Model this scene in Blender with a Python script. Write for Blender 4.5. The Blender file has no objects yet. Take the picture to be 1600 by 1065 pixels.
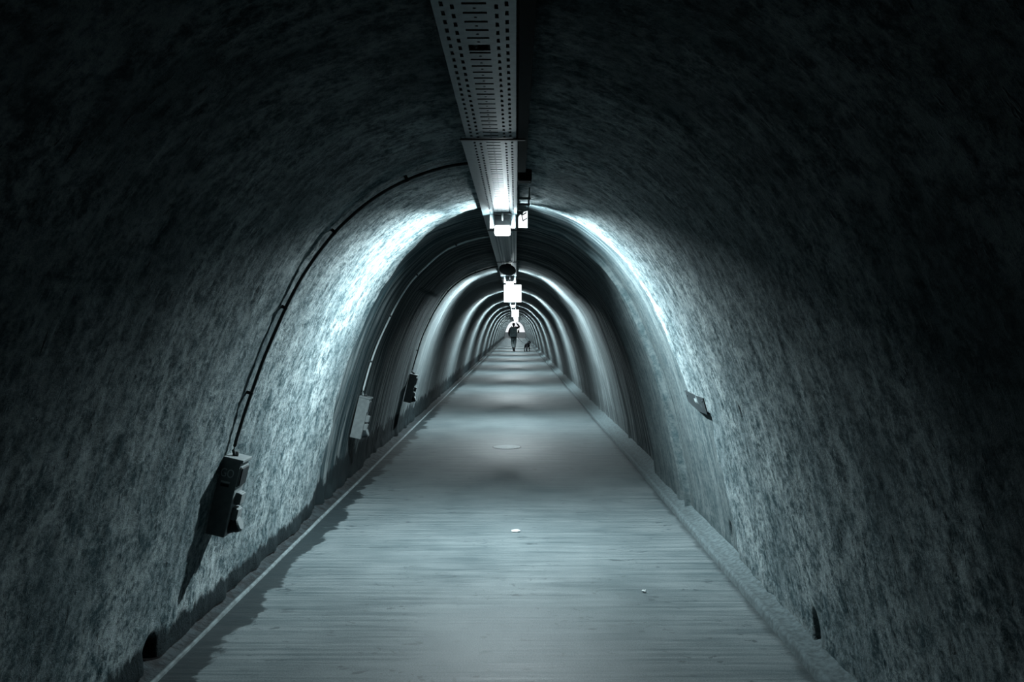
import bpy, bmesh, math, random
import numpy as np
from mathutils import Vector, Matrix

C = bpy.context.scene
COL = C.collection
random.seed(7)
R = math.radians

# ------------------------------------------------------------------ camera, sky, exposure
CX, CH, F = 0.11, 1.40, 1244.4           # camera x, height, focal length in pixels of the 1600 px frame
cam = bpy.data.objects.new('camera', bpy.data.cameras.new('camera'))
COL.objects.link(cam)
cam.location = (CX, 0, CH)
cam.rotation_euler = (R(90), 0, 0)
cam.data.lens, cam.data.sensor_width = 28.0, 36.0
cam.data.shift_x, cam.data.shift_y = -6 / 1600, -21.5 / 1600
cam.data.clip_end = 400
C.camera = cam

w = bpy.data.worlds.new('sky')
C.world = w
w.use_nodes = True
w.node_tree.nodes['Background'].inputs['Color'].default_value = (0.93, 0.97, 1.0, 1)   # flat overcast daylight
w.node_tree.nodes['Background'].inputs['Strength'].default_value = 1.08

C.view_settings.view_transform = 'Standard'
C.view_settings.look = 'None'
C.view_settings.exposure = -0.15
C.view_settings.gamma = 1.0
C.view_settings.use_curve_mapping = False

LAMP_SIDE, LAMP_UPPER, LAMP_DOWN, LAMP_END = 285.0, 16.0, 16.0, 1.4          # watts given off by each side and by the underside of one tunnel lamp
LAMP_COL = (0.82, 0.97, 1.01)
ALBEDO_SCALE = 0.65                              # darkens every mixed colour to cut light bounced between surfaces
LAMP_Y = [5.25 + 6.43 * k for k in range(16)]
END_Y = 108.0
TRAY_Z = CH + 0.755


# ------------------------------------------------------------------ helpers
def nodes_mat(name):
    m = bpy.data.materials.new(name)
    m.use_nodes = True
    nt = m.node_tree
    return m, nt, nt.nodes['Principled BSDF']


def N(nt, kind, **kw):
    n = nt.nodes.new(kind)
    for k, v in kw.items():
        if k.startswith('i_'):
            n.inputs[k[2:]].default_value = v
        else:
            setattr(n, k, v)
    return n


def noise(nt, vec, scale, detail=4.0, rough=0.55, dist=0.0):
    mp = N(nt, 'ShaderNodeMapping')
    mp.inputs['Scale'].default_value = scale
    nt.links.new(vec, mp.inputs['Vector'])
    n = N(nt, 'ShaderNodeTexNoise')
    n.inputs['Scale'].default_value = 1.0
    n.inputs['Detail'].default_value = detail
    n.inputs['Roughness'].default_value = rough
    n.inputs['Distortion'].default_value = dist
    nt.links.new(mp.outputs[0], n.inputs['Vector'])
    return n.outputs['Fac']


def mth(nt, op, a, b=None, c=None, clamp=False):
    n = N(nt, 'ShaderNodeMath', operation=op, use_clamp=clamp)
    for i, v in enumerate((a, b, c)):
        if v is None:
            continue
        if isinstance(v, (int, float)):
            n.inputs[i].default_value = v
        else:
            nt.links.new(v, n.inputs[i])
    return n.outputs[0]


def rng(nt, v, a, b, c=0.0, d=1.0, smooth=True):
    n = N(nt, 'ShaderNodeMapRange')
    n.interpolation_type = 'SMOOTHSTEP' if smooth else 'LINEAR'
    nt.links.new(v, n.inputs['Value'])
    n.inputs['From Min'].default_value, n.inputs['From Max'].default_value = a, b
    n.inputs['To Min'].default_value, n.inputs['To Max'].default_value = c, d
    return n.outputs['Result']


def mixc(nt, f, a, b):
    n = N(nt, 'ShaderNodeMix', data_type='RGBA')
    n.clamp_factor = True
    if isinstance(f, (int, float)):
        n.inputs[0].default_value = f
    else:
        nt.links.new(f, n.inputs[0])
    for sock, v in ((n.inputs[6], a), (n.inputs[7], b)):
        if isinstance(v, tuple):
            sock.default_value = tuple(x * ALBEDO_SCALE for x in v[:3]) + (1,)
        else:
            nt.links.new(v, sock)
    return n.outputs[2]


def plain(name, col, rough=0.6, metal=0.0, grain=0.25, scale=30.0, bump=0.0):
    """a small procedural material: colour broken up by noise"""
    m, nt, p = nodes_mat(name)
    tc = N(nt, 'ShaderNodeTexCoord')
    f = noise(nt, tc.outputs['Object'], (scale,) * 3, 5)
    f = rng(nt, f, 0.3, 0.7)
    c = mixc(nt, f, tuple(x * (1 - grain) for x in col), tuple(min(1, x * (1 + grain)) for x in col))
    nt.links.new(c, p.inputs['Base Color'])
    p.inputs['Roughness'].default_value = rough
    p.inputs['Metallic'].default_value = metal
    p.inputs['Specular IOR Level'].default_value = 0.15
    if bump:
        b = N(nt, 'ShaderNodeBump')
        b.inputs['Strength'].default_value = bump
        b.inputs['Distance'].default_value = 0.01
        nt.links.new(f, b.inputs['Height'])
        nt.links.new(b.outputs[0], p.inputs['Normal'])
    return m


def emit(name, col, strength):
    m, nt, p = nodes_mat(name)
    p.inputs['Base Color'].default_value = col + (1,)
    p.inputs['Emission Color'].default_value = col + (1,)
    p.inputs['Emission Strength'].default_value = strength
    return m


def link(name, mesh, parent=None, mat=None, smooth=False):
    o = bpy.data.objects.new(name, mesh)
    COL.objects.link(o)
    if parent is not None:
        o.parent = parent
    if mat is not None and not mesh.materials:
        mesh.materials.append(mat)
    if smooth:
        mesh.shade_smooth()
    return o


def mesh_of(name, bm):
    me = bpy.data.meshes.new(name)
    bm.normal_update()
    bm.to_mesh(me)
    bm.free()
    return me


def tag(o, label=None, cat=None, group=None, kind=None):
    for k, v in (('label', label), ('category', cat), ('group', group), ('kind', kind)):
        if v:
            o[k] = v
    return o


def empty(name, loc=(0, 0, 0), mat=None):
    o = bpy.data.objects.new(name, None)
    o.empty_display_size = 0.05
    COL.objects.link(o)
    if mat is not None:
        o.matrix_world = mat
    else:
        o.location = loc
    return o


def add_box(bm, x0, x1, y0, y1, z0, z1, bevel=0.0, M=None):
    g = bmesh.ops.create_cube(bm, size=1.0)
    vs = g['verts']
    for v in vs:
        v.co = Vector(((x0 + x1) / 2 + v.co.x * (x1 - x0), (y0 + y1) / 2 + v.co.y * (y1 - y0), (z0 + z1) / 2 + v.co.z * (z1 - z0)))
    if bevel:
        es = list({e for v in vs for e in v.link_edges})
        r = bmesh.ops.bevel(bm, geom=es, offset=bevel, segments=2, affect='EDGES', profile=0.6)
        vs = list({v for f in r['faces'] for v in f.verts} | {v for v in vs if v.is_valid})
    if M is not None:
        for v in vs:
            v.co = M @ v.co
    return vs


def box_mesh(name, *a, **k):
    bm = bmesh.new()
    add_box(bm, *a, **k)
    return mesh_of(name, bm)


def add_tube(bm, pts, rad, seg=8, caps=True):
    """a swept tube; rad may be one radius or one per point"""
    pts = [Vector(p) for p in pts]
    rings = []
    up = Vector((0, 0, 1))
    for i, p in enumerate(pts):
        t = (pts[min(i + 1, len(pts) - 1)] - pts[max(i - 1, 0)]).normalized()
        a = t.cross(up)
        if a.length < 1e-3:
            a = t.cross(Vector((0, 1, 0)))
        a.normalize()
        b = a.cross(t).normalized()
        r = rad[i] if isinstance(rad, (list, tuple)) else rad
        rings.append([bm.verts.new(p + a * (r * math.cos(2 * math.pi * k / seg)) + b * (r * math.sin(2 * math.pi * k / seg))) for k in range(seg)])
    for a, b in zip(rings, rings[1:]):
        for k in range(seg):
            bm.faces.new((a[k], a[(k + 1) % seg], b[(k + 1) % seg], b[k]))
    if caps:
        bm.faces.new(rings[0][::-1])
        bm.faces.new(rings[-1])


def tube_mesh(name, pts, rad, seg=8):
    bm = bmesh.new()
    add_tube(bm, pts, rad, seg)
    bmesh.ops.recalc_face_normals(bm, faces=bm.faces)
    return mesh_of(name, bm)


def add_lathe(bm, prof, seg=24, M=None):
    """profile (radius, height) turned about z"""
    rings = []
    for r, z in prof:
        ring = []
        for k in range(seg):
            a = 2 * math.pi * k / seg
            co = Vector((r * math.cos(a), r * math.sin(a), z))
            ring.append(bm.verts.new(M @ co if M is not None else co))
        rings.append(ring)
    for a, b in zip(rings, rings[1:]):
        for k in range(seg):
            bm.faces.new((a[k], a[(k + 1) % seg], b[(k + 1) % seg], b[k]))
    bm.faces.new(rings[0][::-1])
    bm.faces.new(rings[-1])
    bmesh.ops.recalc_face_normals(bm, faces=bm.faces)


def lathe_mesh(name, prof, seg=24, M=None):
    bm = bmesh.new()
    add_lathe(bm, prof, seg, M)
    return mesh_of(name, bm)


def copy_tree(o, parent=None):
    c = o.copy()
    COL.objects.link(c)
    if parent is not None:
        c.parent = parent
    for ch in list(o.children):
        copy_tree(ch, c)
    return c


# ------------------------------------------------------------------ noise for the relief
def hash2(ix, iy, seed):
    h = (ix.astype(np.int64) * 374761393 + iy.astype(np.int64) * 668265263 + seed * 974634777) & 0x7fffffff
    h = ((h ^ (h >> 13)) * 1274126177) & 0x7fffffff
    h = (h ^ (h >> 16)) & 0xffff
    return h / 65535.0 * 2 - 1


def vnoise(u, v, seed=0):
    iu, iv = np.floor(u), np.floor(v)
    fu, fv = u - iu, v - iv
    fu, fv = fu * fu * (3 - 2 * fu), fv * fv * (3 - 2 * fv)
    a = hash2(iu, iv, seed) * (1 - fu) + hash2(iu + 1, iv, seed) * fu
    b = hash2(iu, iv + 1, seed) * (1 - fu) + hash2(iu + 1, iv + 1, seed) * fu
    return a * (1 - fv) + b * fv


def fbm(u, v, seed, octs=3):
    t, a = 0, 1.0
    for k in range(octs):
        t = t + a * vnoise(u * 2 ** k, v * 2 ** k, seed + k * 17)
        a *= 0.5
    return t


def sstep(x, a, b):
    t = np.clip((x - a) / (b - a), 0, 1)
    return t * t * (3 - 2 * t)


# ------------------------------------------------------------------ tunnel section
HALF = [(1.42, 0.0), (1.375, 0.29), (1.30, 0.64), (1.225, 0.93), (1.14, 1.19), (1.035, 1.445), (0.955, 1.61),
        (0.86, 1.76), (0.735, 1.905), (0.56, 2.05), (0.40, 2.13), (0.20, 2.19), (0.0, 2.21)]


def catmull(pts, n=40):
    P = [Vector(p) for p in pts]
    P = [P[0] * 2 - P[1]] + P + [Vector((-P[-2].x, P[-2].y))]
    out = []
    for i in range(1, len(P) - 2):
        for k in range(n):
            t = k / n
            a, b, c, d = P[i - 1], P[i], P[i + 1], P[i + 2]
            out.append(0.5 * ((2 * b) + (c - a) * t + (2 * a - 5 * b + 4 * c - d) * t * t + (3 * b - a - 3 * c + d) * t ** 3))
    out.append(P[-2])
    return np.array([(p.x, p.y) for p in out])


_h = catmull(HALF)
_full = np.concatenate([np.stack([-_h[:, 0], _h[:, 1]], 1), _h[::-1][1:]])       # left base -> crown -> right base
_len = np.concatenate([[0], np.cumsum(np.hypot(*np.diff(_full, axis=0).T))])
LH = _len[-1] / 2
_s = _len - LH


def sec(s):
    """point on the section at arc length s from the crown, and inward normal"""
    x, z = np.interp(s, _s, _full[:, 0]), np.interp(s, _s, _full[:, 1])
    e = 0.03
    dx = np.interp(s + e, _s, _full[:, 0]) - np.interp(s - e, _s, _full[:, 0])
    dz = np.interp(s + e, _s, _full[:, 1]) - np.interp(s - e, _s, _full[:, 1])
    l = np.hypot(dx, dz)
    return x, z, dz / l, -dx / l


def s_at_height(h, side):
    k = np.searchsorted(_h[:, 1], h)
    z0 = np.interp(h, _h[:, 1], np.arange(len(_h)))
    x = np.interp(z0, np.arange(len(_h)), _h[:, 0])
    i = np.argmin((_full[:, 0] - side * x) ** 2 + (_full[:, 1] - h) ** 2)
    return _s[i]


def rough_mask(S, Y, z):
    """1 on the sprayed rough lining near the camera, 0 on the board-marked lining beyond it"""
    wob = 0.07 * vnoise(S * 2.2, Y * 0 + 3, 5) + 0.03 * vnoise(S * 9, Y * 0 + 1, 6)
    edge = np.where(S < 0, 6.05 - 0.75 * np.exp(-(S / 0.6) ** 2), 4.70 + 0.45 * sstep(z, 0.88, 0.97)) + wob
    return 1 - sstep(Y, edge - 0.03, edge + 0.03)


def relief(S, Y):
    """inward displacement (m) of the lining"""
    x, z, _, _ = sec(S)
    side = np.sign(S)
    wob = 0.06 * vnoise(S * 2.2, Y * 0 + 3, 5) + 0.02 * vnoise(S * 9, Y * 0 + 1, 6)
    # where the sprayed rough lining ends
    rough = rough_mask(S, Y, z)
    d = 0.026 * (rough - 1)
    big = 0.0045 * fbm(S * 2.0, Y * 3.5, 1, 2)
    mid = 0.0028 * fbm(S * 12.0, Y * 22.0, 2, 3)
    pits = vnoise(S * 24, Y * 34, 40)
    d = d + rough * (big + mid - 0.010 * np.clip(pits - 0.55, 0, 1))
    # board-marked lining beyond: narrow ridges that run round the vault
    sm = 1 - rough
    streak = 0.0045 * fbm(S * 1.1, Y * 16.0, 21, 2) + 0.010 * np.clip(vnoise(S * 0.9, Y * 7.0, 23), 0.1, 1) + 0.006 * fbm(S * 2.5, Y * 2.0, 31, 2)
    streak = np.where((side > 0) & (Y < 7.4), streak * 0.25 + 0.002 * fbm(S * 8, Y * 10, 61, 2), streak)
    streak = streak + 0.006 * np.clip(vnoise(S * 2.6, Y * 22, 71) + 0.3 * vnoise(S * 9, Y * 40, 72) - 0.15, 0, 1) * sstep(z, 1.5, 1.9) * (1 - sstep(Y, 11, 13))
    d = d + sm * streak * (1 - 0.9 * sstep(Y, 20, 34))
    low = 1 - sstep(z, 1.74, 1.80)
    # ribs and set-backs
    def rib(y0, wdt, hgt, msk=1.0):
        return hgt * np.exp(-((Y - y0 - wob * 0.6) / wdt) ** 2) * msk
    right, left = (S > 0), (S <= 0)
    d = d + right * (rib(6.06, 0.03, 0.045) - rib(6.17, 0.05, 0.035))
    d = d + right * (0.03 * sstep(Y, 6.15, 6.25) - 0.075 * sstep(Y, 7.42 + 0.04 * wob, 7.47 + 0.04 * wob)) * (1 - 0.85 * sstep(z, 1.5, 1.9))
    d = d + left * (rib(6.35, 0.03, 0.022) - rib(6.22, 0.04, 0.02) + rib(6.62, 0.02, 0.015) - rib(6.72, 0.04, 0.014)) * (1 - 0.7 * sstep(z, 1.6, 2.0))
    d = d - 0.03 * low * sstep(Y, 8.05, 8.10) * (1 - sstep(Y, 10.15, 10.3)) * left - 0.012 * low * sstep(Y, 8.05, 8.10) * (1 - sstep(Y, 10.6, 10.9)) * right
    for k, yy in enumerate((9.0, 9.55, 10.05, 12.9, 13.6, 16.2, 19.4, 22.5, 26.0, 29.3, 33.0, 36.5, 41.0, 47.0, 53.0, 60.0, 68.0, 77.0)):
        d = d + rib(yy, 0.045 + 0.02 * (k % 3) + 0.002 * yy, 0.016 + 0.006 * (k % 2)) * (0.6 + 0.4 * np.sign(np.sin(3.1 * k)) * side)
    # chase for a removed cable and the weep holes
    sc = np.abs(Y - (5.15 + 0.12 * sstep(z, 0.95, 1.7)))
    d = d - 0.03 * np.exp(-(sc / 0.022) ** 4) * right * sstep(z, 0.93, 0.98) * (1 - sstep(z, 1.5, 1.75))
    def hole(y0, h0, sd, ry, rh, dep):
        q = ((Y - y0) / ry) ** 2 + ((z - h0) / rh) ** 2
        return -dep * np.exp(-q ** 2) * (side == sd)
    d = d + hole(3.42, 0.10, 1, 0.030, 0.075, 0.06) + hole(4.86, 0.14, 1, 0.025, 0.06, 0.05) + hole(3.30, 0.02, -1, 0.06, 0.085, 0.08)
    d = d + hole(3.9, 0.98, 1, 0.012, 0.04, 0.02)
    # ragged hump of debris at the foot of the wall
    d = d + 0.02 * (1 - sstep(z, 0.0, 0.12)) * (0.5 + vnoise(Y * 9, S * 3, 51)) * (Y < 30)
    return d


def lining(name, s0, s1, mat):
    ys = np.concatenate([np.arange(-7.0, 1.55, 0.12), np.arange(1.55, 6.40, 0.0125), np.arange(6.40, 12.0, 0.020), np.arange(12.0, 26.0, 0.06),
                         np.arange(26.0, 50.0, 0.15), np.arange(50.0, END_Y + 0.01, 0.3)])
    ns = max(8, int(round((s1 - s0) / 0.016)))
    ss = np.linspace(s0, s1, ns + 1)
    Y, S = np.meshgrid(ys, ss, indexing='ij')
    x, z, nx, nz = sec(S)
    D = relief(S, Y)
    co = np.stack([x + nx * D, Y, z + nz * D], -1).reshape(-1, 3)
    ny, nn = len(ys), ns + 1
    i = np.arange((ny - 1) * ns)
    r, c = i // ns, i % ns
    a = r * nn + c
    quads = np.stack([a, a + 1, a + nn + 1, a + nn], 1)
    me = bpy.data.meshes.new(name)
    me.vertices.add(len(co))
    me.vertices.foreach_set('co', co.ravel())
    me.loops.add(quads.size)
    me.loops.foreach_set('vertex_index', quads.ravel())
    me.polygons.add(len(quads))
    me.polygons.foreach_set('loop_start', np.arange(len(quads)) * 4)
    me.update(calc_edges=True)
    uv = me.uv_layers.new(name='metres')
    flat = np.stack([S.ravel(), Y.ravel()], 1)[quads.ravel()]
    uv.data.foreach_set('uv', flat.astype(np.float32).ravel())
    at = me.attributes.new('rough', 'FLOAT', 'POINT')
    at.data.foreach_set('value', rough_mask(S, Y, z).astype(np.float32).ravel())
    me.validate()
    me.shade_smooth()
    return tag(link(name, me, mat=mat), kind='structure')


# ------------------------------------------------------------------ materials of the shell
def lining_material():
    m, nt, p = nodes_mat('limewashed_concrete')
    uv = N(nt, 'ShaderNodeUVMap', uv_map='metres').outputs[0]
    sx = N(nt, 'ShaderNodeSeparateXYZ')
    nt.links.new(uv, sx.inputs[0])
    geo = N(nt, 'ShaderNodeNewGeometry')
    sp = N(nt, 'ShaderNodeSeparateXYZ')
    nt.links.new(geo.outputs['Position'], sp.inputs[0])
    Y, Z = sp.outputs['Y'], sp.outputs['Z']
    at = N(nt, 'ShaderNodeAttribute', attribute_name='rough')
    zone = mth(nt, 'SUBTRACT', 1.0, at.outputs['Fac'])
    patch = noise(nt, uv, (1.6, 2.2, 1), 5, 0.6, 0.4)
    grit = noise(nt, uv, (34, 30, 1), 8, 0.74)
    drag = noise(nt, uv, (6.0, 15, 1), 8, 0.7, 0.3)
    dash = noise(nt, uv, (14, 42, 1), 4, 0.65, 0.4)
    run = noise(nt, uv, (0.55, 15, 1), 8, 0.7, 0.2)
    fine = noise(nt, uv, (150, 110, 1), 3, 0.7)
    # sprayed lining: mottled, with dark pits and short drag marks
    clump = noise(nt, uv, (9, 8, 1), 5, 0.62, 0.6)
    f = mth(nt, 'ADD', mth(nt, 'MULTIPLY', grit, 0.47), mth(nt, 'ADD', mth(nt, 'MULTIPLY', drag, 0.23), mth(nt, 'MULTIPLY', clump, 0.30)))
    f = rng(nt, f, 0.41, 0.585)
    g = rng(nt, patch, 0.32, 0.68)
    near = mixc(nt, f, (0.018, 0.042, 0.050), (0.285, 0.335, 0.342))
    near = mixc(nt, mth(nt, 'MULTIPLY', mth(nt, 'SUBTRACT', 1.0, g), 0.62), near, (0.034, 0.058, 0.066))
    near = mixc(nt, mth(nt, 'MULTIPLY', rng(nt, dash, 0.30, 0.37, 1.0, 0.0), 0.8), near, (0.012, 0.021, 0.024))
    # board-marked, stained lining further in
    r = rng(nt, run, 0.42, 0.66)
    far = mixc(nt, r, (0.012, 0.025, 0.030), (0.150, 0.175, 0.178))
    far = mixc(nt, mth(nt, 'MULTIPLY', mth(nt, 'SUBTRACT', 1.0, g), 0.4), far, (0.022, 0.036, 0.04))
    plaster = mixc(nt, f, (0.034, 0.056, 0.062), (0.105, 0.130, 0.134))        # smooth grey plaster on the right, short stretch
    pz = mth(nt, 'MULTIPLY', rng(nt, mth(nt, 'ADD', Y, mth(nt, 'MULTIPLY', patch, 0.3)), 7.4, 7.7, 1.0, 0.0), rng(nt, sx.outputs[0], 0.7, 1.0))
    far = mixc(nt, mth(nt, 'MULTIPLY', pz, 0.7), far, plaster)
    deep = rng(nt, mth(nt, 'ADD', Y, patch), 9.0, 11.0)
    far = mixc(nt, mth(nt, 'MULTIPLY', deep, 0.4), far, (0.13, 0.15, 0.153))
    col = mixc(nt, zone, near, far)
    # damp foot of the wall, with a ragged upper edge
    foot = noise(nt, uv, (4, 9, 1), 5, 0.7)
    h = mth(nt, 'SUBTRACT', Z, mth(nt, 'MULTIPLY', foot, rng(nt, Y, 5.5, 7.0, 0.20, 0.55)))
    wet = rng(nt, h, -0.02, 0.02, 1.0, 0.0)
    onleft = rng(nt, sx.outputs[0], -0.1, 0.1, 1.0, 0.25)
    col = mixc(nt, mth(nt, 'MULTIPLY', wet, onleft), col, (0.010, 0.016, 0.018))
    nt.links.new(col, p.inputs['Base Color'])
    p.inputs['Roughness'].default_value = 0.9
    p.inputs['Specular IOR Level'].default_value = 0.06
    hgt = mth(nt, 'ADD', mth(nt, 'MULTIPLY', mth(nt, 'ADD', mth(nt, 'ADD', grit, drag), rng(nt, dash, 0.30, 0.40, 0.0, 0.5)), mth(nt, 'SUBTRACT', 1.0, mth(nt, 'MULTIPLY', zone, 0.75))), mth(nt, 'MULTIPLY', run, mth(nt, 'MULTIPLY', zone, 1.5)))
    hgt = mth(nt, 'ADD', hgt, mth(nt, 'MULTIPLY', fine, 0.3))
    b = N(nt, 'ShaderNodeBump')
    b.inputs['Strength'].default_value = 0.8
    b.inputs['Distance'].default_value = 0.014
    nt.links.new(hgt, b.inputs['Height'])
    nt.links.new(b.outputs[0], p.inputs['Normal'])
    return m


def floor_material():
    m, nt, p = nodes_mat('brushed_concrete_floor')
    tc = N(nt, 'ShaderNodeTexCoord').outputs['Object']
    sp = N(nt, 'ShaderNodeSeparateXYZ')
    nt.links.new(tc, sp.inputs[0])
    X, Y = sp.outputs['X'], sp.outputs['Y']
    brush = noise(nt, tc, (1.3, 38, 1), 6, 0.65)
    grain = noise(nt, tc, (150, 150, 1), 3, 0.7)
    blot = noise(nt, tc, (2.2, 1.8, 1), 4, 0.6)
    f = mth(nt, 'ADD', mth(nt, 'MULTIPLY', brush, 0.35), mth(nt, 'ADD', mth(nt, 'MULTIPLY', grain, 0.45), mth(nt, 'MULTIPLY', blot, 0.2)))
    f = rng(nt, f, 0.38, 0.62)
    col = mixc(nt, f, (0.030, 0.046, 0.051), (0.112, 0.133, 0.138))
    # dark trodden specks
    spn = noise(nt, tc, (14, 22, 1), 4, 0.6, 0.6)
    gate = noise(nt, tc, (3, 3, 1), 2, 0.5)
    spk = mth(nt, 'MULTIPLY', rng(nt, spn, 0.60, 0.64), rng(nt, gate, 0.42, 0.58))
    col = mixc(nt, mth(nt, 'MULTIPLY', spk, 0.9), col, (0.022, 0.032, 0.036))
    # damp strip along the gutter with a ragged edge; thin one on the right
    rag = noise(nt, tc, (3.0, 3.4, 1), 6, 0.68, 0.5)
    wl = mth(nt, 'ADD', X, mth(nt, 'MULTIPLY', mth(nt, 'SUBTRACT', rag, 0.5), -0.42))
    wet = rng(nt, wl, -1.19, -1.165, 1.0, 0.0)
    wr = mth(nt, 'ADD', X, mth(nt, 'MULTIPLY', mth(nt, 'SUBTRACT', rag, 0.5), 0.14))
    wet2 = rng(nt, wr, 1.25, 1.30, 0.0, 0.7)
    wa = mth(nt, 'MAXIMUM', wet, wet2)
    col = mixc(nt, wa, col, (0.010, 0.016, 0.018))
    nt.links.new(col, p.inputs['Base Color'])
    nt.links.new(rng(nt, brush, 0.3, 0.7, 0.42, 0.62), p.inputs['Roughness'])
    p.inputs['Specular IOR Level'].default_value = 0.16
    b = N(nt, 'ShaderNodeBump')
    b.inputs['Strength'].default_value = 0.35
    b.inputs['Distance'].default_value = 0.006
    nt.links.new(mth(nt, 'ADD', brush, mth(nt, 'MULTIPLY', grain, 0.4)), b.inputs['Height'])
    nt.links.new(b.outputs[0], p.inputs['Normal'])
    return m


M_LINING, M_FLOOR = lining_material(), floor_material()
M_KERB = plain('kerb_concrete', (0.052, 0.070, 0.075), 0.95, grain=0.3, scale=40, bump=0.12)
M_GUTTER = plain('damp_gutter', (0.010, 0.015, 0.017), 0.95, grain=0.6, scale=18, bump=0.6)
M_EDGE = plain('pale_edge_strip', (0.075, 0.095, 0.10), 0.8, grain=0.4, scale=22)
M_STEEL = plain('galvanised_steel', (0.055, 0.080, 0.088), 0.42, metal=0.6, grain=0.2, scale=40)
M_DUCT = plain('dull_grey_duct', (0.005, 0.008, 0.009), 0.95, grain=0.3)
M_BLACK = plain('black_plastic', (0.012, 0.016, 0.018), 0.5, grain=0.3)
M_BOX = plain('grey_plastic_box_lit_bars', (0.15, 0.175, 0.18), 0.5, grain=0.12)
M_DARKBOX = plain('dark_grey_front', (0.02, 0.027, 0.03), 0.45, grain=0.2)
M_PALE = plain('pale_print_lit_pipe', (0.45, 0.52, 0.53), 0.6, grain=0.1)
M_CONDUIT = plain('dark_conduit', (0.05, 0.062, 0.065), 0.5, grain=0.3)
M_WHITE = plain('white_enamel', (0.85, 0.88, 0.88), 0.45, grain=0.05)
M_LAMPBODY = plain('lamp_body', (0.06, 0.075, 0.08), 0.5, grain=0.2)
M_GLOW = emit('lamp_diffuser', (0.92, 0.98, 1.0), 9.0)
M_SIGN = emit('lit_sign_face', (0.93, 0.98, 1.0), 1.6)
M_IRON = plain('worn_cast_iron', (0.14, 0.165, 0.17), 0.45, metal=0.3, grain=0.4, scale=60, bump=0.4)
M_PAPER = plain('white_paper', (0.8, 0.84, 0.84), 0.8, grain=0.08)

# ------------------------------------------------------------------ the shell
CUT = 1.15
lining('wall_left', -LH, -CUT, M_LINING)
lining('ceiling', -CUT, CUT, M_LINING)
lining('wall_right', CUT, LH, M_LINING)

bm = bmesh.new()
ysf = list(np.arange(-7, END_Y + 0.1, 1.0))
xs = (-1.305, -0.65, 0, 0.65, 1.298)
grid = [[bm.verts.new((x, y, 0)) for x in xs] for y in ysf]
for a, b in zip(grid, grid[1:]):
    for k in range(len(xs) - 1):
        bm.faces.new((a[k], a[k + 1], b[k + 1], b[k]))
for k in (0, len(xs) - 1):            # the slab's edges go down into the gutters
    low = [bm.verts.new((xs[k], y, -0.06)) for y in ysf]
    for i in range(len(ysf) - 1):
        bm.faces.new((grid[i][k], grid[i + 1][k], low[i + 1], low[i]))
tag(link('floor', mesh_of('floor', bm), mat=M_FLOOR), kind='structure')


def sweep(name, prof, mat, wob=0.004, y0=-7.0, y1=END_Y, seed=0):
    ys = np.concatenate([np.arange(y0, 1.5, 0.25), np.arange(1.5, 14, 0.05), np.arange(14, 40, 0.2), np.arange(40, y1 + 0.3, 0.5)])
    bm = bmesh.new()
    rows = []
    P = np.array(prof)
    for y in ys:
        k = np.arange(len(P))
        dx = wob * vnoise(np.full(len(P), y * 3.0), k * 0.35, seed) + wob * 0.25 * vnoise(np.full(len(P), y * 9.0), k * 0.9, seed + 4)
        dz = wob * vnoise(np.full(len(P), y * 2.0), k * 0.35, seed + 1) + wob * 0.3 * vnoise(np.full(len(P), y * 9.0), k * 0.9, seed + 2)
        rows.append([bm.verts.new((P[i, 0] + dx[i], y, P[i, 1] + (dz[i] if P[i, 1] > 0 else 0))) for i in range(len(P))])
    for a, b in zip(rows, rows[1:]):
        for i in range(len(P) - 1):
            bm.faces.new((a[i], a[i + 1], b[i + 1], b[i]))
    bmesh.ops.recalc_face_normals(bm, faces=bm.faces)
    me = mesh_of(name, bm)
    me.shade_smooth()
    return tag(link(name, me, mat=mat), kind='structure')


sweep('trim_1', [(-1.328, -0.04), (-1.326, 0.008), (-1.320, 0.013), (-1.312, 0.013), (-1.306, 0.008), (-1.306, -0.04)], M_EDGE, 0.003, seed=60)   # edge of the left gutter
sweep('trim_2', [(1.310, -0.04), (1.312, 0.014), (1.320, 0.030), (1.332, 0.034), (1.346, 0.030), (1.38, 0.034), (1.41, 0.048), (1.48, 0.085)], M_KERB, 0.0022, seed=70)  # right kerb
sweep('trim_3', [(-1.50, 0.02), (-1.43, -0.008), (-1.38, -0.028), (-1.33, -0.030)], M_GUTTER, 0.004, seed=80)                                     # left gutter bed
bm = bmesh.new()
add_box(bm, -1.6, 1.6, -7.2, END_Y, -0.2, -0.045)
tag(link('trim_4', mesh_of('trim_4', bm), mat=M_GUTTER), kind='structure')                       # bed below the slab joints
bm = bmesh.new()
add_box(bm, -2.2, 2.2, -7.15, -7.0, -0.2, 2.8)
tag(link('wall_back_cap', mesh_of('wall_back_cap', bm), mat=M_KERB), kind='structure')  # unseen cap, added to keep sky light out of this end

# ground outside the far mouth and the low wall across it
bm = bmesh.new()
add_box(bm, -40, 40, END_Y, END_Y + 120, -0.2, -0.01)
tag(link('ground', mesh_of('ground', bm), mat=plain('pale_yard_paving', (0.09, 0.12, 0.13), 0.9, grain=0.2, scale=2)), kind='structure')


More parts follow.
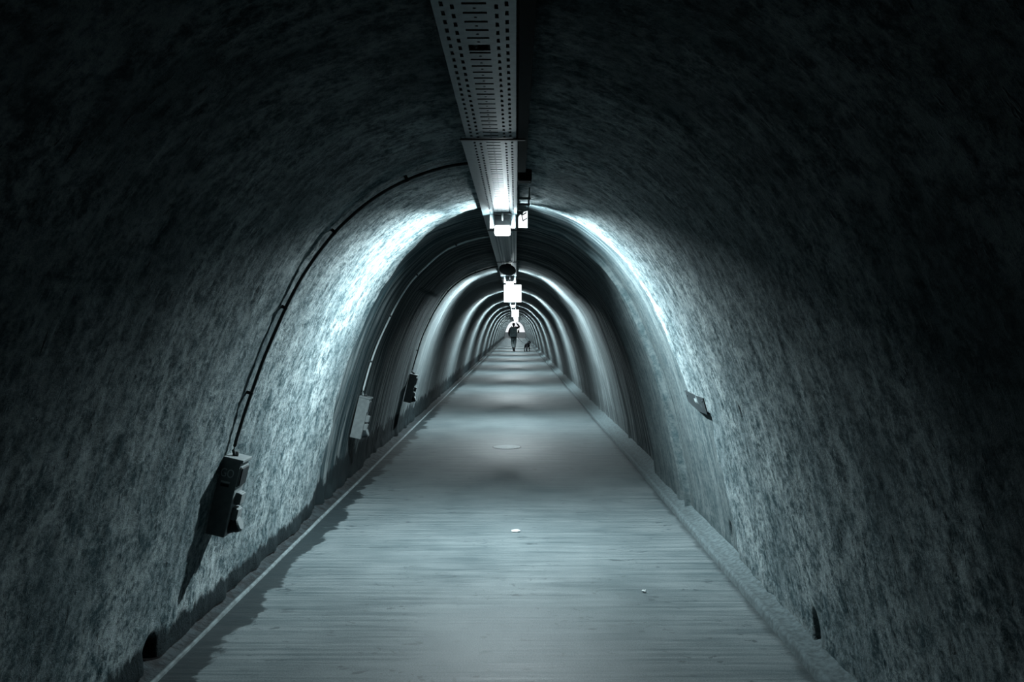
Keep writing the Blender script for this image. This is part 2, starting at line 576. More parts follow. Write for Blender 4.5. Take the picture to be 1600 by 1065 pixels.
# ------------------------------------------------------------------ cable tray
def perforated(name, y0, y1, ox, cut=None, wid=0.198):
    """perforated steel plate: two rows of long slots on each side, cross slots with a small round hole between them"""
    P = 0.0555
    cx = ox
    xb = [-wid / 2, -0.081, -0.072, -0.0565, -0.0475, -0.029, -0.0055, 0.0055, 0.029, 0.0475, 0.0565, 0.072, 0.081, wid / 2]
    yb = [0, 0.004, 0.017, 0.0275, 0.0335, 0.0445, 0.050]
    n = int(round((y1 - y0) / P))
    ys = [y0 + k * P + t for k in range(n) for t in yb] + [y0 + n * P]
    bm = bmesh.new()
    V = {}

    def v(i, j):
        if (i, j) not in V:
            V[i, j] = bm.verts.new((cx + xb[i], ys[j], 0))
        return V[i, j]
    long_c, wide_c, dot_c = {1, 11}, {5, 6, 7}, 6
    for j in range(len(ys) - 1):
        q, k = j % len(yb), j // len(yb)
        for i in range(len(xb) - 1):
            if i in (1, 11) and q in (0, 1, 2):
                continue
            if i in (3, 9) and q in (2, 3, 4):
                continue
            if 5 <= i <= 7 and q == 1:
                continue
            if cut and cut[0] <= ys[j] < cut[1] and 4 < i < 8:
                continue
            if i == 6 and q == 4:                                   # plate round the small hole: an eight-sided ring
                a, b = xb[i], xb[i + 1]
                c, d = ys[j], ys[j + 1]
                mx, my = (a + b) / 2, (c + d) / 2
                outer = [v(i, j), bm.verts.new((cx + mx, c, 0)), v(i + 1, j), bm.verts.new((cx + b, my, 0)), v(i + 1, j + 1), bm.verts.new((cx + mx, d, 0)), v(i, j + 1), bm.verts.new((cx + a, my, 0))]
                inner = [bm.verts.new((cx + mx + 0.0045 * math.cos(R(225 + 45 * t)), my + 0.0045 * math.sin(R(225 + 45 * t)), 0)) for t in range(8)]
                for t in range(8):
                    bm.faces.new((outer[t], outer[(t + 1) % 8], inner[(t + 1) % 8], inner[t]))
                continue
            bm.faces.new((v(i, j), v(i + 1, j), v(i + 1, j + 1), v(i, j + 1)))
    bmesh.ops.recalc_face_normals(bm, faces=bm.faces)
    bmesh.ops.solidify(bm, geom=bm.faces[:], thickness=0.0035)
    return mesh_of(name, bm)


def channel(name, pts, y0, y1):
    bm = bmesh.new()
    a = [bm.verts.new((x, y0, z)) for x, z in pts]
    b = [bm.verts.new((x, y1, z)) for x, z in pts]
    for i in range(len(pts) - 1):
        bm.faces.new((a[i], a[i + 1], b[i + 1], b[i]))
    bmesh.ops.recalc_face_normals(bm, faces=bm.faces)
    bmesh.ops.solidify(bm, geom=bm.faces[:], thickness=0.002)
    return mesh_of(name, bm)


SEC = 0.0555 * 54            # one tray length, 2.997 m
TX = 0.012                   # tray centre
first_y = 3.17 - SEC
near_tray = empty('cable_tray', (0, first_y, TRAY_Z))
tag(near_tray, 'perforated steel cable tray section overhead in front of the dark seam strap', 'cable tray', 'sections of the overhead cable tray')
link('perforated_plate', perforated('perforated_plate', 0, SEC, TX, cut=(2.118 - first_y, 2.165 - first_y)), near_tray, M_STEEL)
for sg in (-1, 1):
    e = TX + sg * 0.099
    link('side_rail', channel('side_rail', [(e, 0.0), (e, 0.032), (e - sg * 0.010, 0.032)], 0, SEC), near_tray, M_STEEL)

second = empty('cable_tray', (0, 3.17, TRAY_Z))
tag(second, 'perforated steel cable tray section with flanged edges running up to the first bright lamp', 'cable tray', 'sections of the overhead cable tray')
link('perforated_plate', perforated('perforated_plate', 0.004, SEC, TX + 0.006), second, M_STEEL)
link('side_rail', channel('side_rail', [(TX - 0.122, 0.004), (TX - 0.122, -0.004), (TX - 0.092, -0.004), (TX - 0.092, 0.030)], 0.004, SEC), second, M_STEEL)
link('side_rail', channel('side_rail', [(TX + 0.104, 0.030), (TX + 0.104, -0.004), (TX + 0.088, -0.004), (TX + 0.088, 0.002)], 0.004, SEC), second, M_STEEL)
link('joint_strap', box_mesh('joint_strap', TX - 0.125, TX + 0.135, 0.001, 0.020, -0.010, -0.005), second, M_BLACK)
far_words = ['just beyond the first bright lamp, above the round loudspeaker', 'around the second bright lamp above the square lit sign', 'right behind the large square lit sign']
for k in range(1, 35):
    c = copy_tree(second)
    c.location.y = 3.17 + SEC * k
    c['label'] = ('perforated steel cable tray section ' + far_words[k - 1]) if k <= 3 else 'perforated steel cable tray section far down the tunnel beyond the square lit sign'

# cables that lie in the tray, seen through its slots
for k, (x, r) in enumerate(((-0.052, 0.009), (-0.025, 0.007), (0.004, 0.010), (0.035, 0.008), (0.062, 0.007))):
    pts = [(x + 0.006 * math.sin(1.7 * y + k), y, TRAY_Z + 0.0045 + r) for y in np.arange(0.2, END_Y - 1, 0.5)]
    o = link('power_cable', tube_mesh('power_cable', pts, r, 6), mat=M_BLACK, smooth=True)
    tag(o, 'black cable lying lengthwise in the overhead perforated tray', 'cable', 'cables in the overhead tray')

# closed dark duct on the right of the tray
bm = bmesh.new()
add_box(bm, 0.119, 0.158, 0.2, 3.88, TRAY_Z - 0.002, TRAY_Z + 0.040, 0.003)
tag(link('cable_duct', mesh_of('cable_duct', bm), mat=M_DUCT), 'narrow dark closed duct running along the right edge of the overhead tray', 'duct')
jb = empty('junction_box', (0.155, 4.06, TRAY_Z))
tag(jb, 'dark junction box on the vault at the end of the narrow duct', 'junction box')
link('body', box_mesh('body', -0.036, 0.036, -0.045, 0.045, -0.012, 0.045, 0.005), jb, M_DUCT)
link('lid', box_mesh('lid', -0.032, 0.032, -0.041, 0.041, -0.016, -0.011, 0.002), jb, M_DUCT)
for sx_ in (-1, 1):
    link('screw', lathe_mesh('screw', [(0.004, -0.0185), (0.004, -0.0155)], 8, Matrix.Translation((sx_ * 0.026, -sx_ * 0.034, 0))), jb, M_STEEL)
hb_words = ('nearest', 'middle', 'last')
hb = None
for k, y in enumerate((4.54, 4.76, 4.97)):
    if hb is None:
        hb = empty('hanger_bracket', (0.162, y, TRAY_Z - 0.022))
        link('crossbar', channel('crossbar', [(0, 0)] * 0 + [(-0.043, 0.0), (0.032, 0.0)], -0.012, 0.012), hb, M_BOX)  # brackets take this pale colour to look lit by the lamp
        link('lip', box_mesh('lip', -0.043, 0.032, -0.014, -0.012, -0.008, 0.006), hb, M_BOX)
        for xx in (-0.036, 0.026):
            link('rod', tube_mesh('rod', [(xx, 0, -0.004), (xx, 0, 0.075)], 0.004, 6), hb, M_BOX)
        o = hb
    else:
        o = copy_tree(hb)
        o.location.y = y
    tag(o, '%s of the three short hanger brackets right of the tray before the first lamp' % hb_words[k], 'bracket', 'hanger brackets beside the tray')

# ------------------------------------------------------------------ lamps
lamp0 = empty('tunnel_lamp', (0.022, LAMP_Y[0], TRAY_Z))
link('mounting_plate', box_mesh('mounting_plate', -0.056, 0.056, -0.035, 0.045, -0.012, -0.004, 0.002), lamp0, M_LAMPBODY)
link('housing', box_mesh('housing', -0.055, 0.055, 0.0, 0.04, -0.085, -0.012, 0.006), lamp0, M_LAMPBODY)
link('reflector', box_mesh('reflector', -0.085, 0.085, 0.040, 0.046, -0.098, -0.004, 0.002), lamp0, M_LAMPBODY)
link('diffuser', box_mesh('diffuser', -0.052, 0.052, -0.028, 0.036, -0.150, -0.085, 0.014), lamp0, M_GLOW, smooth=True)
link('cable_gland', tube_mesh('cable_gland', [(0.0, -0.036, -0.010), (0.0, -0.030, -0.030), (0, 0.004, -0.050)], 0.006, 8), lamp0, M_WHITE, smooth=True)
# the diffuser's two sides and underside give off the light, its end caps hardly any
for nm, pw, sx_, sy_, loc, rot, spread in (('side_glow', LAMP_SIDE, 0.036, 0.056, (-0.0545, 0.004, -0.126), (0, R(42), R(5)), 136),
                                           ('side_glow', LAMP_SIDE, 0.036, 0.056, (0.0545, 0.004, -0.126), (0, R(-42), R(-5)), 136),
                                           ('upper_glow', LAMP_UPPER, 0.020, 0.050, (-0.0545, 0.000, -0.094), (0, R(95), 0), 166),
                                           ('upper_glow', LAMP_UPPER, 0.020, 0.050, (0.0545, 0.000, -0.094), (0, R(-95), 0), 166),
                                           ('under_glow', LAMP_DOWN, 0.090, 0.050, (0, 0.004, -0.1525), (0, 0, 0), 140),
                                           ('end_glow', LAMP_END, 0.080, 0.050, (0, -0.031, -0.118), (R(-90), 0, 0), 180)):
    li = bpy.data.lights.new(nm, 'AREA')
    li.shape = 'RECTANGLE'
    li.size, li.size_y = sx_, sy_
    li.spread = R(spread)
    li.energy, li.color = pw, LAMP_COL
    lo = bpy.data.objects.new(nm, li)
    COL.objects.link(lo)
    lo.parent = lamp0
    lo.location, lo.rotation_euler = loc, rot
lamp_words = ['nearest glaring tunnel lamp under the tray, beside the small white arrow sign',
              'second glaring tunnel lamp under the tray, just above the square lit sign']
for k, y in enumerate(LAMP_Y):
    o = lamp0 if k == 0 else copy_tree(lamp0)
    o.location.y = y
    if k > 1:
        nth = ('third', 'fourth', 'fifth', 'sixth', 'seventh')
        lamp_words.append('%s glaring tunnel lamp counted from the near end, behind the square lit sign' % nth[k - 2] if k < 7 else 'tiny glaring tunnel lamp near the far mouth, beyond the seventh lamp')
    tag(o, lamp_words[k], 'lamp', 'tunnel lamps under the cable tray')


# ------------------------------------------------------------------ wall boxes with sockets, and their conduits
def wall_frame(s, y, off=0.0):
    """matrix at the lining: x = along the tunnel towards the camera's far end, y = into the tunnel, z = up along the wall"""
    x, z, nx, nz = [float(v) for v in sec(np.array(s))]
    n = Vector((nx, 0, nz))
    t = Vector((-nz, 0, nx)) if x > 0 else Vector((nz, 0, -nx))
    if t.z < 0:
        t = -t
    ax = n.cross(t)
    M = Matrix((ax, n, t)).transposed().to_4x4()
    M.translation = Vector((x, y, z)) + n * off
    return M


def extrude_poly(bm, pts, y0, y1):
    a = [bm.verts.new((x, y0, z)) for x, z in pts]
    b = [bm.verts.new((x, y1, z)) for x, z in pts]
    bm.faces.new(a)
    bm.faces.new(b[::-1])
    for i in range(len(pts)):
        j = (i + 1) % len(pts)
        bm.faces.new((a[j], a[i], b[i], b[j]))


def socket_box(y):
    s = s_at_height(0.61, -1)
    M = wall_frame(s, y, 0.004)
    if M.to_3x3().col[0].y < 0:          # local x looks down the tunnel
        M = M @ Matrix.Rotation(0, 4, 'Z')
    b = empty('socket_box', mat=M)
    # local: x along the tunnel, y out of the wall, z up
    sg = 1 if M.to_3x3().col[0].y > 0 else -1
    near, farx = (-0.06 * sg, 0.06 * sg)
    x0, x1 = min(near, farx), max(near, farx)
    link('body', box_mesh('body', x0, x1, -0.015, 0.082, -0.185, 0.185, 0.006), b, M_BOX)
    link('cap', box_mesh('cap', x0 - 0.004, x1 + 0.004, -0.012, 0.092, 0.176, 0.192, 0.004), b, M_BOX)
    win = link('breaker_window', box_mesh('breaker_window', -0.045, 0.045, 0.080, 0.094, 0.065, 0.150, 0.004), b, M_BLACK)
    link('window_frame', box_mesh('window_frame', -0.050, 0.050, 0.080, 0.088, 0.058, 0.157, 0.003), b, M_BOX)
    for zc in (0.0, -0.075):
        so = link('socket', box_mesh('socket', -0.032, 0.032, 0.080, 0.104, zc - 0.030, zc + 0.030, 0.006), b, M_BOX)
        bm = bmesh.new()
        add_box(bm, -0.030, 0.030, 0.100, 0.112, zc - 0.026, zc + 0.026, 0.004, None)
        lid = link('flip_lid', mesh_of('flip_lid', bm), so, M_BOX)
    Mx = Matrix.Translation((0, 0.078, -0.143)) @ Matrix.Rotation(R(-62), 4, 'X')
    rs = link('round_socket', lathe_mesh('round_socket', [(0.034, -0.012), (0.034, 0.022), (0.038, 0.024), (0.038, 0.044), (0.030, 0.046)], 20, Mx), b, M_DARKBOX, smooth=False)
    link('round_lid', lathe_mesh('round_lid', [(0.034, 0.046), (0.036, 0.050), (0.030, 0.056)], 20, Mx), rs, M_BOX)
    link('entry_gland', lathe_mesh('entry_gland', [(0.014, 0.186), (0.014, 0.202), (0.010, 0.212)], 12, Matrix.Translation((0, 0.03, 0))), b, M_DARKBOX)
    return b, sg


BOX_Y = (3.75, 7.04, 10.40)
box_words = ('dark-sided socket box lowest on the left wall, marked with GO, lamplight behind it',
             'pale front-lit socket box in the middle of the three on the left wall',
             'small dark socket box farthest along the left wall')
for k, y in enumerate(BOX_Y):
    b, sg = socket_box(y + 0.06)
    tag(b, box_words[k], 'socket box', 'socket boxes on the left wall')
    if k == 0:
        # print on the side that faces the camera
        def side_text(body, size, xx, zz):
            cu = bpy.data.curves.new('lettering', 'FONT')
            cu.body = body
            cu.size = size
            cu.extrude = 0.0006
            cu.align_x = 'CENTER'
            dg = bpy.data.objects.new('tmp', cu)
            COL.objects.link(dg)
            me = bpy.data.meshes.new_from_object(dg.evaluated_get(bpy.context.evaluated_depsgraph_get()))
            bpy.data.objects.remove(dg)
            me.transform(Matrix.Scale(0.72, 4, (1, 0, 0)))
            o = link('lettering', me, b, M_PALE)
            # text x runs along +y (out of the wall), text y along +z, facing the camera
            T = Matrix(((0, 0, -sg), (1, 0, 0), (0, 1, 0))).to_4x4()
            T.translation = (-sg * 0.0608, xx, zz)
            o.matrix_local = T
            return o
        side_text('GO', 0.058, 0.030, 0.098)
        link('label_strip', box_mesh('label_strip', -sg * 0.0605 - 0.0006, -sg * 0.0605 + 0.0006, 0.008, 0.052, 0.070, 0.078), b, M_PALE)
        link('label_strip', box_mesh('label_strip', -sg * 0.0605 - 0.0006, -sg * 0.0605 + 0.0006, 0.010, 0.050, 0.052, 0.066), b, M_BLACK)
    # conduit from the box up to the tray
    top = -0.10
    s_a, s_b = s_at_height(0.80, -1), top
    ss = np.linspace(s_a, s_b, 90)
    x, z, nx, nz = sec(ss)
    yy = y + 0.06 + 0.012 * vnoise(ss * 2.5, ss * 0 + k, 90 + k)
    off = 0.020 + 0.003 * vnoise(ss * 4, ss * 0, 95 + k)
    off[0] = 0.034
    rel = relief(ss, yy)
    rel = np.convolve(np.pad(rel, 4, mode='edge'), np.ones(9) / 9, 'valid')
    off = off + np.maximum(rel, -0.03)
    pts = [(x[i] + nx[i] * off[i], yy[i], z[i] + nz[i] * off[i]) for i in range(len(ss))]
    root = empty('cable_conduit', pts[0])
    me = tube_mesh('pipe', [Vector(p) - Vector(pts[0]) for p in pts], 0.0085, 8)
    link('pipe', me, root, M_PALE if k == 1 else M_CONDUIT, smooth=True)  # middle pipe's paler colour stands for lamplight falling on its front
    for i in range(14, 88, 20):
        M = wall_frame(float(ss[i]), float(yy[i]), float(off[i]) - 0.012)
        bm = bmesh.new()
        add_box(bm, -0.010, 0.010, -0.012, 0.022, -0.008, 0.008, 0.002)
        o = link('clip', mesh_of('clip', bm), root, M_CONDUIT)
        o.matrix_world = M
        o.matrix_parent_inverse = Matrix.Translation(-Vector(pts[0]))
    tag(root, ('thin dark conduit curving up the left vault from the box marked GO',
               'thin pale-lit conduit curving up from the middle pale socket box',
               'thin conduit curving up from the farthest dark socket box')[k], 'conduit', 'conduits up the left vault')

# ------------------------------------------------------------------ right wall: dark cover plate
M = wall_frame(s_at_height(0.945, 1), 4.91, 0.0)
pl = empty('cover_plate', mat=M)
tag(pl, 'dark slanted cover plate over the cable chase on the right wall', 'cover plate')
bm = bmesh.new()
extrude_poly(bm, [(-0.24, 0.042), (0.24, 0.052), (0.235, -0.022), (-0.02, -0.062), (-0.235, -0.058)], -0.05, 0.004)
bmesh.ops.recalc_face_normals(bm, faces=bm.faces)
link('plate', mesh_of('plate', bm), pl, M_DARKBOX)
for px_, pz_ in ((-0.20, 0.02), (0.20, 0.02)):
    link('screw', lathe_mesh('screw', [(0.006, 0.0), (0.005, 0.004)], 8, Matrix.Translation((px_, 0.004, pz_)) @ Matrix.Rotation(R(-90), 4, 'X')), pl, M_STEEL)

# ------------------------------------------------------------------ small arrow sign beside the first lamp
sgn = empty('arrow_sign', (0.156, 5.18, TRAY_Z))
tag(sgn, 'small white sign with a dark slanted arrow, right of the nearest lamp', 'sign')
bm = bmesh.new()
extrude_poly(bm, [(-0.030, -0.108), (0.030, -0.108), (0.030, 0.000), (0.006, -0.006), (-0.006, -0.028), (-0.018, -0.024), (-0.030, -0.040)], -0.004, 0.004)
bmesh.ops.recalc_face_normals(bm, faces=bm.faces)
link('panel', mesh_of('panel', bm), sgn, M_SIGN)  # white plate glows in place of the lamplight falling on it
bm = bmesh.new()
extrude_poly(bm, [(-0.008, -0.024), (0.022, -0.006), (0.024, -0.014), (0.000, -0.029)], -0.0055, -0.0042)
extrude_poly(bm, [(-0.010, -0.026), (-0.003, -0.064), (0.002, -0.056), (-0.004, -0.026)], -0.0055, -0.0042)
extrude_poly(bm, [(-0.004, -0.070), (0.028, -0.050), (0.028, -0.043), (0.000, -0.059)], -0.0055, -0.0042)
bmesh.ops.recalc_face_normals(bm, faces=bm.faces)
link('arrow', mesh_of('arrow', bm), sgn, M_BLACK)
link('hook', tube_mesh('hook', [(0.024, 0, -0.004), (0.022, 0, 0.03)], 0.003, 6), sgn, M_STEEL)

# ------------------------------------------------------------------ square lit signs hanging across the tunnel
sign = empty('lit_sign', (0, 0, 0))
link('face_panel', box_mesh('face_panel', -0.150, 0.150, -0.030, -0.022, -0.150, 0.150, 0.002), sign, M_SIGN)
link('case', box_mesh('case', -0.155, 0.155, -0.024, 0.030, -0.155, 0.155, 0.006), sign, M_WHITE)
for xx in (-0.10, 0.0, 0.10):
    link('seam', box_mesh('seam', xx - 0.0012, xx + 0.0012, -0.0306, -0.0300, -0.150, 0.150), sign, M_PALE)
for xx in (-0.07, 0.07):
    link('hanger', tube_mesh('hanger', [(xx, 0, 0.150), (xx, 0, 0.171)], 0.005, 6), sign, M_STEEL)
sw = ('large square white lit sign hanging from the tray above the walker', 'small square white lit sign just behind the large one',
      'tiny white lit sign deepest in the tunnel, right above the walker')
for k, (px, py, d) in enumerate(((801, 457.5, 13.7), (805, 488.7, 33.0), (806.5, 498.6, 58.0))):
    o = sign if k == 0 else copy_tree(sign)
    o.location = (CX + (px - 806) / F * d, d, TRAY_Z - 0.176)
    tag(o, sw[k], 'sign', 'square lit signs under the tray')

# ------------------------------------------------------------------ round loudspeaker under the tray
sp = empty('loudspeaker', (0.030, 9.3, TRAY_Z))
sp.rotation_euler = (0, R(12), 0)
tag(sp, 'dark round loudspeaker hanging tilted under the tray before the second lamp', 'loudspeaker')
Mx = Matrix.Translation((0, 0, -0.085)) @ Matrix.Rotation(R(-34), 4, 'X') @ Matrix.Scale(1.08, 4)
link('cone', lathe_mesh('cone', [(0.03, 0.034), (0.055, 0.028), (0.088, 0.006), (0.093, 0.0), (0.093, -0.006), (0.086, -0.010)], 28, Mx), sp, M_BLACK, smooth=True)
link('grille', lathe_mesh('grille', [(0.082, -0.010), (0.06, -0.013), (0.03, -0.015), (0.004, -0.016)], 28, Mx), sp, M_BLACK)
link('mounting_block', box_mesh('mounting_block', -0.03, 0.03, -0.03, 0.03, -0.040, -0.012, 0.004), sp, M_BOX)
link('stem', tube_mesh('stem', [(0, 0, -0.03), (0, 0.02, -0.07)], 0.010, 8), sp, M_BLACK)

# ------------------------------------------------------------------ on the floor
mh = empty('manhole_cover', (0.005, 9.31, 0.0))
tag(mh, 'round metal manhole cover set flush in the floor', 'manhole cover')
link('ring', lathe_mesh('ring', [(0.158, 0.0), (0.158, 0.002), (0.172, 0.002), (0.172, 0.0)], 40), mh, M_BLACK)
link('disc', lathe_mesh('disc', [(0.157, 0.0), (0.155, 0.004), (0.001, 0.004)], 40), mh, M_IRON)
bm = bmesh.new()
for a in range(-4, 5):
    x = a * 0.03
    hw = math.sqrt(0.14 ** 2 - x * x)
    add_box(bm, x - 0.004, x + 0.004, -hw, hw, 0.0035, 0.0062)
link('raised_bars', mesh_of('raised_bars', bm), mh, M_IRON)


def scrap(x, y, sz, rot, label):
    bm = bmesh.new()
    n = 4
    vs = [[bm.verts.new(((i / n - 0.5) * sz * (1 + 0.2 * random.uniform(-1, 1)), (j / n - 0.5) * sz * 0.8, 0.004 + 0.008 * random.random())) for j in range(n + 1)] for i in range(n + 1)]
    for i in range(n):
        for j in range(n):
            bm.faces.new((vs[i][j], vs[i + 1][j], vs[i + 1][j + 1], vs[i][j + 1]))
    bmesh.ops.solidify(bm, geom=bm.faces[:], thickness=0.001)
    o = link('paper_scrap', mesh_of('paper_scrap', bm), mat=M_PAPER)
    o.location = (x, y, 0.001)
    o.rotation_euler.z = rot
    tag(o, label, 'litter')


scrap(CX - 1 / 228, 5.46, 0.055, 0.4, 'crumpled white paper scrap lying in the middle of the floor')
scrap(CX + 200 / 296, 4.21, 0.024, 1.2, 'tiny white scrap lying on the right half of the floor')


# ------------------------------------------------------------------ person and dog
def skin_mesh(name, chain_sets, mat, parent, sub=2):
    """chain_sets: list of chains [(x, y, z, r), ...]; a chain whose first point equals an existing point shares it"""
    key, V, E, Rr = {}, [], [], []

    def vid(p):
        k = tuple(round(c, 4) for c in p[:3])
        if k not in key:
            key[k] = len(V)
            V.append(p[:3])
            Rr.append(p[3] if isinstance(p[3], tuple) else (p[3], p[3]))
        return key[k]
    for ch in chain_sets:
        ids = [vid(p) for p in ch]
        E += [(a, b) for a, b in zip(ids, ids[1:])]
    bm = bmesh.new()
    lay = bm.verts.layers.skin.verify()
    bv = [bm.verts.new(v) for v in V]
    for i, v in enumerate(bv):
        v[lay].radius = Rr[i]
        v[lay].use_root = (i == 0)
    for a, b in E:
        bm.edges.new((bv[a], bv[b]))
    me = bpy.data.meshes.new(name)
    bm.to_mesh(me)
    bm.free()
    tmp = bpy.data.objects.new('tmp', me)
    COL.objects.link(tmp)
    md = tmp.modifiers.new('skin', 'SKIN')
    md.branch_smoothing = 0.6
    sd = tmp.modifiers.new('sub', 'SUBSURF')
    sd.levels = sd.render_levels = sub
    dg = bpy.context.evaluated_depsgraph_get()
    out = bpy.data.meshes.new_from_object(tmp.evaluated_get(dg))
    out.name = name
    bpy.data.objects.remove(tmp)
    return link(name, out, parent, mat, smooth=True)


M_SKIN = plain('skin', (0.42, 0.36, 0.33), 0.6, grain=0.1)
M_COAT = plain('dark_sleeves', (0.010, 0.0135, 0.015), 0.85, grain=0.3)
M_VEST = plain('grey_padded_cloth', (0.13, 0.16, 0.167), 0.85, grain=0.25, scale=18)
M_TROUS = plain('pale_grey_cloth', (0.24, 0.28, 0.285), 0.9, grain=0.2, scale=22)
M_HAIR = plain('dark_hair', (0.025, 0.03, 0.033), 0.7, grain=0.4, scale=60)
M_BOOT = plain('black_leather', (0.014, 0.017, 0.018), 0.5, grain=0.3)
M_DOG = plain('black_fur', (0.012, 0.013, 0.016), 0.75, grain=0.5, scale=50)

PY = CH * F / 38.0
per = empty('person', (CX + (802.6 - 806) / F * PY, PY, 0))
tag(per, 'person walking away in dark sleeves with a grey backpack, pale trousers and one arm raised', 'person')
# legs mid-stride: right leg stands, left leg swings behind it
hipL, hipR = (-0.09, 0, 0.86, 0.085), (0.09, 0, 0.86, 0.085)
legR = [hipR, (0.075, 0.05, 0.48, 0.058), (0.03, 0.02, 0.09, 0.036)]
legL = [hipL, (-0.075, 0.10, 0.48, 0.058), (-0.02, -0.14, 0.20, 0.036)]
footR = [legR[-1], (0.03, 0.04, 0.045, 0.036), (0.035, 0.15, 0.035, 0.03)]
footL = [legL[-1], (-0.02, -0.17, 0.13, 0.036), (-0.02, -0.10, 0.05, 0.03)]
pel, waist, chest = (0, 0, 0.92, 0.12), (0, 0.01, 1.08, 0.115), (0, 0.02, 1.28, 0.135)
neckb, neck = (0, 0.02, 1.42, 0.065), (0, 0.03, 1.48, 0.048)
head = [neck, (0, 0.045, 1.56, 0.078), (0, 0.04, 1.625, 0.075)]
shL, shR = (-0.18, 0.01, 1.37, 0.058), (0.18, 0.01, 1.37, 0.058)
armL = [chest, shL, (-0.265, -0.01, 1.12, 0.044), (-0.255, 0.06, 0.90, 0.032), (-0.25, 0.08, 0.84, 0.030)]
armR = [chest, shR, (0.335, 0.03, 1.42, 0.044), (0.20, 0.05, 1.60, 0.034), (0.155, 0.05, 1.645, 0.030)]


def fingers(base, dirv, side, thumb):
    """four fingers and a thumb as short chains rooted in the palm"""
    out = []
    b, d, s = Vector(base[:3]), Vector(dirv).normalized(), Vector(side).normalized()
    c = d.cross(s)
    for k, (o, l) in enumerate(((-0.027, 0.062), (-0.009, 0.075), (0.009, 0.070), (0.027, 0.055))):
        p0 = b + d * 0.035 + s * o
        p1 = p0 + d * l * 0.55 + c * 0.008
        p2 = p1 + d * l * 0.35 + c * 0.022
        out.append([base, tuple(p0) + (0.0095,), tuple(p1) + (0.0085,), tuple(p2) + (0.007,)])
    t1 = b + d * 0.01 + s * thumb * 0.035
    t2 = t1 + d * 0.03 + s * thumb * 0.018 + c * 0.015
    out.append([base, tuple(t1) + (0.011,), tuple(t2) + (0.008,)])
    return out


chains = [[pel, waist, chest, neckb] + head, [pel, hipL] + legL[1:] + footL[1:], [pel, hipR] + legR[1:] + footR[1:], armL, armR,
          [head[1], (0, 0.135, 1.555, 0.012)], [head[1], (-0.085, 0.04, 1.56, 0.014)], [head[1], (0.085, 0.04, 1.56, 0.014)]]
chains += fingers(armL[-1], (0.02, 0.25, -1), (0.2, 1, 0), -1) + fingers(armR[-1], (-0.75, 0, 0.65), (0.2, 1, 0), 1)
skin_mesh('body', chains, M_SKIN, per)
up = lambda p, k=1.18, a=0.008: p[:3] + (p[3] * k + a,)
skin_mesh('jacket', [[up((0, 0, 0.93, 0.125)), up(waist), up(chest, 1.12), up(neckb, 1.0)], [up(chest, 1.12), up(shL), up(armL[2]), up(armL[3], 1.2)],
                     [up(chest, 1.12), up(shR), up(armR[2]), up(armR[3], 1.2)]], M_COAT, per)
skin_mesh('trousers', [[up((0, 0, 0.90, 0.125)), up(hipL, 1.15), up(legL[1], 1.3), up(legL[2], 2.0)], [up((0, 0, 0.90, 0.125)), up(hipR, 1.15), up(legR[1], 1.3), (0.035, 0.02, 0.2, 0.078)]], M_TROUS, per)
skin_mesh('boot', [[(0.034, 0.02, 0.22, 0.050), (0.03, 0.015, 0.09, 0.050), (0.03, 0.06, 0.048, 0.046), (0.036, 0.17, 0.04, 0.036)]], M_BOOT, per)
skin_mesh('boot', [[(-0.03, -0.10, 0.26, 0.046), (-0.02, -0.155, 0.17, 0.048), (-0.02, -0.16, 0.11, 0.044), (-0.02, -0.08, 0.045, 0.034)]], M_BOOT, per)
hairo = skin_mesh('hair', [[(0, 0.02, 1.64, 0.082), (0, 0.0, 1.59, 0.088), (0, -0.01, 1.50, 0.072), (0, -0.02, 1.44, 0.05)]], M_HAIR, per)
# backpack
bm = bmesh.new()
add_box(bm, -0.23, 0.20, -0.32, -0.11, 0.82, 1.40, 0.085)
pk = link('backpack', mesh_of('backpack', bm), per, M_VEST, smooth=True)
bm = bmesh.new()
add_box(bm, -0.13, 0.11, -0.345, -0.29, 0.86, 1.06, 0.026)
link('front_pocket', mesh_of('front_pocket', bm), pk, M_VEST, smooth=True)
link('badge', lathe_mesh('badge', [(0.052, 0), (0.052, 0.012), (0.045, 0.016)], 20, Matrix.Translation((-0.02, -0.298, 1.16)) @ Matrix.Rotation(R(90), 4, 'X')), pk, M_COAT)
bm = bmesh.new()
add_box(bm, -0.19, 0.17, -0.295, -0.12, 0.775, 0.835, 0.03)
link('bedroll', mesh_of('bedroll', bm), pk, M_COAT, smooth=True)
for sx_ in (-1, 1):
    link('strap', tube_mesh('strap', [(sx_ * 0.10, -0.13, 1.30), (sx_ * 0.12, -0.02, 1.455), (sx_ * 0.13, 0.12, 1.38), (sx_ * 0.14, 0.165, 1.2), (sx_ * 0.16, 0.0, 0.98), (sx_ * 0.15, -0.14, 0.92)], 0.018, 6), pk, M_COAT, smooth=True)
bag = tag(empty('shoulder_bag', (per.location.x + 0.275, PY + 0.02, 1.06)), 'small dark bag hanging from the raised arm of the walker', 'bag')
bm = bmesh.new()
add_box(bm, -0.05, 0.05, -0.06, 0.06, 0.0, 0.17, 0.022)
link('pouch', mesh_of('pouch', bm), bag, M_COAT, smooth=True)
link('strap', tube_mesh('strap', [(-0.035, 0, 0.16), (-0.015, 0, 0.28), (0.02, 0.01, 0.41), (0.05, 0.01, 0.415), (0.045, 0, 0.28), (0.035, 0, 0.16)], 0.010, 6), bag, M_COAT, smooth=True)

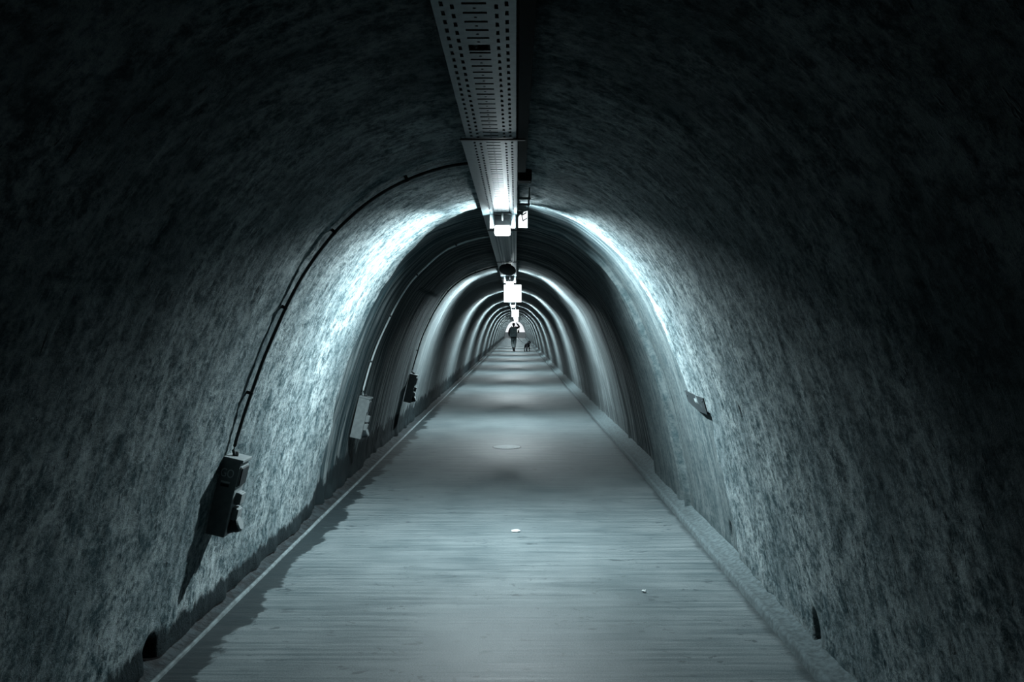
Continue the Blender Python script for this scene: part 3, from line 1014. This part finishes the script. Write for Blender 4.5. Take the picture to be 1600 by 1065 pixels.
# dog, seen from behind, heading away and a little to the right
dog = empty('dog', (CX + (823.6 - 806) / F * PY, PY - 0.1, 0))
dog.rotation_euler.z = R(-17)
tag(dog, 'black dog walking away on a leash beside the walker', 'dog')
hip, belly, rib, wth = (0, -0.24, 0.40, 0.085), (0, -0.06, 0.395, 0.078), (0, 0.12, 0.385, 0.105), (0, 0.22, 0.41, 0.085)
dch = [[hip, belly, rib, wth, (0.0, 0.33, 0.49, 0.060), (0.02, 0.40, 0.535, 0.062), (0.05, 0.48, 0.525, 0.038), (0.075, 0.55, 0.51, 0.026)],
       [hip, (0, -0.33, 0.42, 0.022), (-0.02, -0.42, 0.36, 0.016), (-0.02, -0.47, 0.30, 0.010)],
       [(0.02, 0.40, 0.535, 0.062), (-0.025, 0.385, 0.605, 0.018)], [(0.02, 0.40, 0.535, 0.062), (0.065, 0.385, 0.605, 0.018)]]
for sx_, fy in ((-1, 0.05), (1, -0.05)):
    dch.append([hip, (sx_ * 0.075, -0.20 + fy * 0.4, 0.30, 0.050), (sx_ * 0.08, -0.31 + fy, 0.16, 0.022), (sx_ * 0.08, -0.28 + fy, 0.035, 0.020), (sx_ * 0.08, -0.235 + fy, 0.02, 0.020)])
    dch.append([rib, (sx_ * 0.075, 0.17, 0.27, 0.040), (sx_ * 0.075, 0.16 - fy, 0.14, 0.022), (sx_ * 0.075, 0.17 - fy * 1.5, 0.032, 0.019), (sx_ * 0.075, 0.205 - fy * 1.5, 0.02, 0.019)])
dch = [[p[:3] + (p[3] * (1.5 if p[3] > 0.07 else 1.25),) for p in ch] for ch in dch]
skin_mesh('body', dch, M_DOG, dog)
link('collar', lathe_mesh('collar', [(0.080, -0.012), (0.085, -0.012), (0.085, 0.012), (0.080, 0.012)], 20, Matrix.Translation((0.0, 0.31, 0.475)) @ Matrix.Rotation(R(-48), 4, 'X')), dog, M_BOX)
a = Vector((per.location.x + 0.235, PY - 0.05, 0.84))
dM = Matrix.Translation(dog.location) @ Matrix.Rotation(R(-17), 4, 'Z')
bq = dM @ Vector((-0.02, 0.27, 0.535))
pts = [a.lerp(bq, t) + Vector((0, 0, -0.16 * math.sin(math.pi * t))) for t in np.linspace(0, 1, 14)]
tag(link('dog_leash', tube_mesh('dog_leash', pts, 0.009, 6), mat=M_COAT, smooth=True), 'thin dark leash sagging between the walker and the black dog', 'leash')
